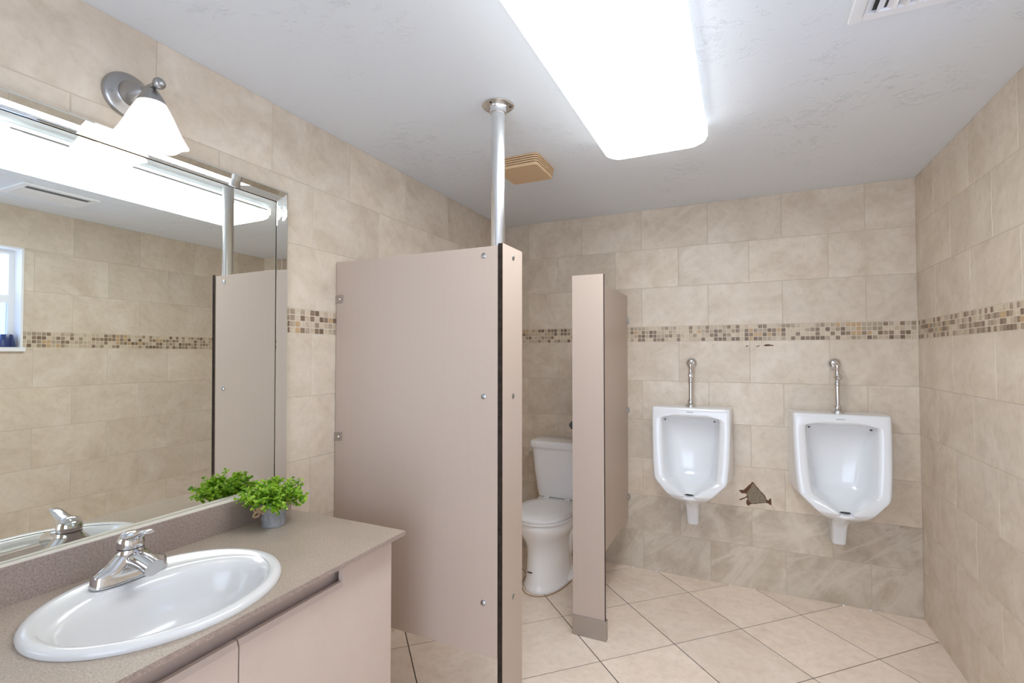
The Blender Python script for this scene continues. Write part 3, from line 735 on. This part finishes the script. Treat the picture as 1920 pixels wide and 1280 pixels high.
for s in (-1, 1):
    bm = BM(); lathe(bm, [(.012,0),(.012,.006),(.009,.014),(.001,.018)], origin=(TX+s*.128,-.33,.030), n=16); obj('bolt_cap', bm, M['plastic'], to, smooth=50)
bm = BM(); loft(bm, [egg(.186,-.716,-.235,.4275), egg(.190,-.720,-.233,.4330), egg(.188,-.718,-.235,.4430)], True, True, True); obj('seat', bm, M['plastic'], to, smooth=50)
bm = BM(); loft(bm, [egg(.186,-.716,-.235,.4450), egg(.189,-.719,-.233,.4510), egg(.186,-.716,-.236,.4610), egg(.170,-.695,-.25,.4685), egg(.12,-.62,-.30,.4715), egg(.04,-.5,-.38,.4725)], True, True, True); obj('seat_lid', bm, M['plastic'], to, smooth=50)
for s in (-1, 1):
    bm = BM(); lathe(bm, [(.011,0),(.011,.036)], origin=(TX+s*.075-.018,-.238,.462), axis=(1,0,0), n=16); obj('hinge', bm, M['plastic'], to, smooth=50)
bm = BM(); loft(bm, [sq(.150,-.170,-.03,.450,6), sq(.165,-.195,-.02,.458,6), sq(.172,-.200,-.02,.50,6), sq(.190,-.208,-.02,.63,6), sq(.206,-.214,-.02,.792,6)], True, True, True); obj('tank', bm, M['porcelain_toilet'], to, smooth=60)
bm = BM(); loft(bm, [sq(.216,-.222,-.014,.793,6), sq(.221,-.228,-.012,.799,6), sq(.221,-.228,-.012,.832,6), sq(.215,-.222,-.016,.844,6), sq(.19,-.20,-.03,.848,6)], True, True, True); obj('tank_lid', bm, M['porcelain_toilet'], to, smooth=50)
bm = BM(); lathe(bm, [(.014,0),(.014,.008),(.009,.012)], origin=(TX-.2005,-.15,.752), axis=(-1,0,0), n=20); tube(bm, smoothpath([(TX-.208,-.15,.752),(TX-.224,-.152,.752),(TX-.230,-.175,.749),(TX-.230,-.205,.744)],4), [.006]*12+[.0075], 12); obj('flush_lever', bm, M['chrome'], to, smooth=50)
bm = BM(); box(bm, TX-.052, -.6270, .112, TX+.010, -.6235, .119); obj('brand_mark', bm, M['rubber'], to)
bm = BM(); pts = egg(.150, -.672, -.10, .0018, 60)[28:60]; tube(bm, pts, .0032, 6, True); obj('caulk_line', bm, M['caulk'], to, smooth=60, label='stained caulk line on the floor')
bm = BM(); tube(bm, smoothpath([(TX-.17,-.10,.44),(TX-.17,-.10,.33),(TX-.20,-.08,.22),(TX-.24,-.05,.18)],5), .006, 10); lathe(bm, [(.022,0),(.020,.004),(.008,.006),(.008,.05)], origin=(TX-.24,-.002,.18), axis=(0,-1,0), n=20); obj('water_supply', bm, M['chrome'], to, smooth=50)

# ------------------------------------------------------------------ urinals (built once, copied)
def urinal_mesh():
    # per row: z, wall half-width, side y, front half-width, front y, inner half-width, inner y, cavity half-width, cavity y, centre y
    rows = [
     (1.118,.232,-.09,.226,-.178, None),
     (1.116,.237,-.10,.231,-.192, None),
     (1.085,.238,-.10,.231,-.196, None),
     (1.062,.238,-.10,.231,-.199, None),
     (1.054,.238,-.10,.231,-.200, (.169,-.198,.162,-.145,-.150)),
     (1.035,.238,-.10,.231,-.202, (.168,-.196,.158,-.095,-.085)),
     (.93,.240,-.11,.229,-.212, (.164,-.206,.150,-.070,-.052)),
     (.80,.241,-.12,.224,-.228, (.157,-.222,.140,-.070,-.045)),
     (.715,.241,-.13,.217,-.243, (.150,-.238,.128,-.080,-.055)),
     (.684,.241,-.13,.212,-.250, (.142,-.246,.118,-.095,-.070)),
     (.672,.238,-.13,.207,-.254, (.130,-.252,.108,-.105,-.085)),
     (.655,.216,-.13,.190,-.262, (.104,-.268,.088,-.125,-.105)),
     (.630,.186,-.13,.163,-.276, (.064,-.296,.054,-.175,-.160)),
     (.612,.164,-.12,.144,-.284, (.036,-.314,.031,-.225,-.220)),
     (.602,.152,-.12,.133,-.288, (.020,-.324,.016,-.290,-.290)),
     (.592,.140,-.12,.121,-.288, None),
     (.572,.115,-.10,.100,-.272, None),
     (.550,.084,-.08,.074,-.235, None),
     (.528,.052,-.06,.046,-.170, None),
     (.490,.045,-.05,.038,-.115, None),
     (.43,.041,-.05,.036,-.098, None),
     (.375,.038,-.04,.034,-.090, None),
     (.367,.036,-.04,.031,-.085, None)]
    def half(r):
        z, wb, ys, wf, yf, cav = r
        lo = z < .594
        b = -.30 if False else yf
        bulge = -.028 if .55 < z < .594 else (-.015 if z < .55 and z > .5 else 0)
        pts = [(wb, -.002), ((wb*2+wf)/3, ys), (wf+.001, yf+.022), (wf-.004, yf+.004), (wf-.018, yf)]
        if cav:
            wi, yi_, wc, yc, y0 = cav
            pts += [((wf-.018+wi)/2, (yf+yi_)/2-.002), (wi+.006, yi_-.001), (wi, yi_+.008), (wc+.004, (yc+yi_)/2), (wc*.93, yc), (wc*.6, yc+(y0-yc)*.6), (0, y0)]
        else:
            wm = wf-.018; rt = (.80, .62, .56, .48, .38, .22, 0)
            pts += [(wm*k, yf+bulge*(1-k)*1.4) for k in rt]
        return pts, z
    rings = []
    p, z = half(rows[0]); full0 = [(x, -.002) for x, y in p]
    def mk(p, z): 
        a = [Vector((-x, y, z)) for x, y in p]; b = [Vector((x, y, z)) for x, y in p[:-1]][::-1]
        return a+b
    rings.append(mk([(x*.98, -.002) for x, y in p], z))
    rings.append(mk([(x*.98, min(-.002, y*.6)) for x, y in p], z+.001))
    for r in rows: rings.append(mk(*half(r)))
    p, z = half(rows[-1]); rings.append(mk([(x*.9, y*.5) for x, y in p], z-.001)); rings.append(mk([(x*.9, -.002) for x, y in p], z-.001))
    bm = BM(); loft(bm, rings, False); bmesh.ops.recalc_face_normals(bm, faces=bm.faces)
    return bm
def make_urinal():
    t = thing('urinal', 'white wall-hung urinal nearer the stall divider', 'urinal', (1.372, 0, 0), 'wall-hung urinals')
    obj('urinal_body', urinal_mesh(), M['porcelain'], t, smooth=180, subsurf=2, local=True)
    bm = BM(); lathe(bm, [(.024,0),(.024,.004),(.001,.005)], origin=(0,-.275,.603), axis=(0,.35,1), n=24); obj('drain_strainer', bm, M['rubber'], t, local=True, smooth=40)
    bm = BM(); box(bm, -.020, -.1990, 1.090, .020, -.1965, 1.0925); obj('brand_mark', bm, M['logo'], t, local=True)
    for x in (-.150, .140):
        bm = BM(); box(bm, x-.005, -.178, 1.034, x+.005, -.166, 1.042); obj('flush_slot', bm, M['rubber'], t, local=True, bevel=.001)
    return t
def make_flush():
    t = thing('flush_valve', 'chrome flush pipe rising from the left urinal to the wall', 'flush valve', (1.368, 0, 1.125), 'urinal flush pipes')
    Y = -.085
    Z = 1.125
    bm = BM(); lathe(bm, [(.033,0),(.033,.008),(.026,.015),(.0195,.022),(.018,.040),(.014,.044)], origin=(0,Y,-.0055), n=28); obj('spud_nut', bm, M['chrome'], t, local=True, smooth=40)
    bm = BM(); lathe(bm, [(.0125,0),(.0125,.13)], origin=(0,Y,.020), n=20); lathe(bm, [(.015,0),(.015,.008)], origin=(0,Y,.132), n=20); obj('pipe', bm, M['chrome'], t, local=True, smooth=40)
    bm = BM(); lathe(bm, [(.011,.140),(.015,.146),(.016,.160),(.013,.168),(.013,.178),(.017,.184),(.017,.196),(.013,.204),(.012,.235),(.015,.24),(.015,.262),(.001,.275)], origin=(0,Y,0), n=24); obj('valve_body', bm, M['chrome'], t, local=True, smooth=35)
    bm = BM(); lathe(bm, [(.009,0),(.009,.014),(.016,.016),(.018,.024),(.014,.031),(.001,.034)], origin=(0.0,Y,.190), axis=(.3,-1,.1), n=20); obj('stop_screw', bm, M['chrome'], t, local=True, smooth=40)
    bm = BM(); tube(bm, smoothpath([(0,Y,.250),(0,Y+.012,.266),(0,Y+.035,.268),(0,-.004,.268)],5), .0125, 16); obj('inlet_elbow', bm, M['chrome'], t, local=True, smooth=50)
    bm = BM(); lathe(bm, [(.035,0),(.035,.004),(.032,.014),(.024,.022),(.013,.027)], origin=(0,-.0018,.268), axis=(0,-1,0), n=32); obj('wall_flange', bm, M['chrome'], t, local=True, smooth=50)
    return t
def dup(root, loc, label):
    r = root.copy(); COL.objects.link(r); r.location = loc; r['label'] = label
    for ch in list(root.children):
        c = ch.copy(); COL.objects.link(c); c.parent = r
        for g in ch.children:
            d = g.copy(); COL.objects.link(d); d.parent = c
    return r
u0 = make_urinal(); f0 = make_flush()
dup(u0, (2.158, 0, 0), 'white wall-hung urinal nearer the right corner')
dup(f0, (2.160, 0, 1.125), 'chrome flush pipe rising from the right urinal to the wall')
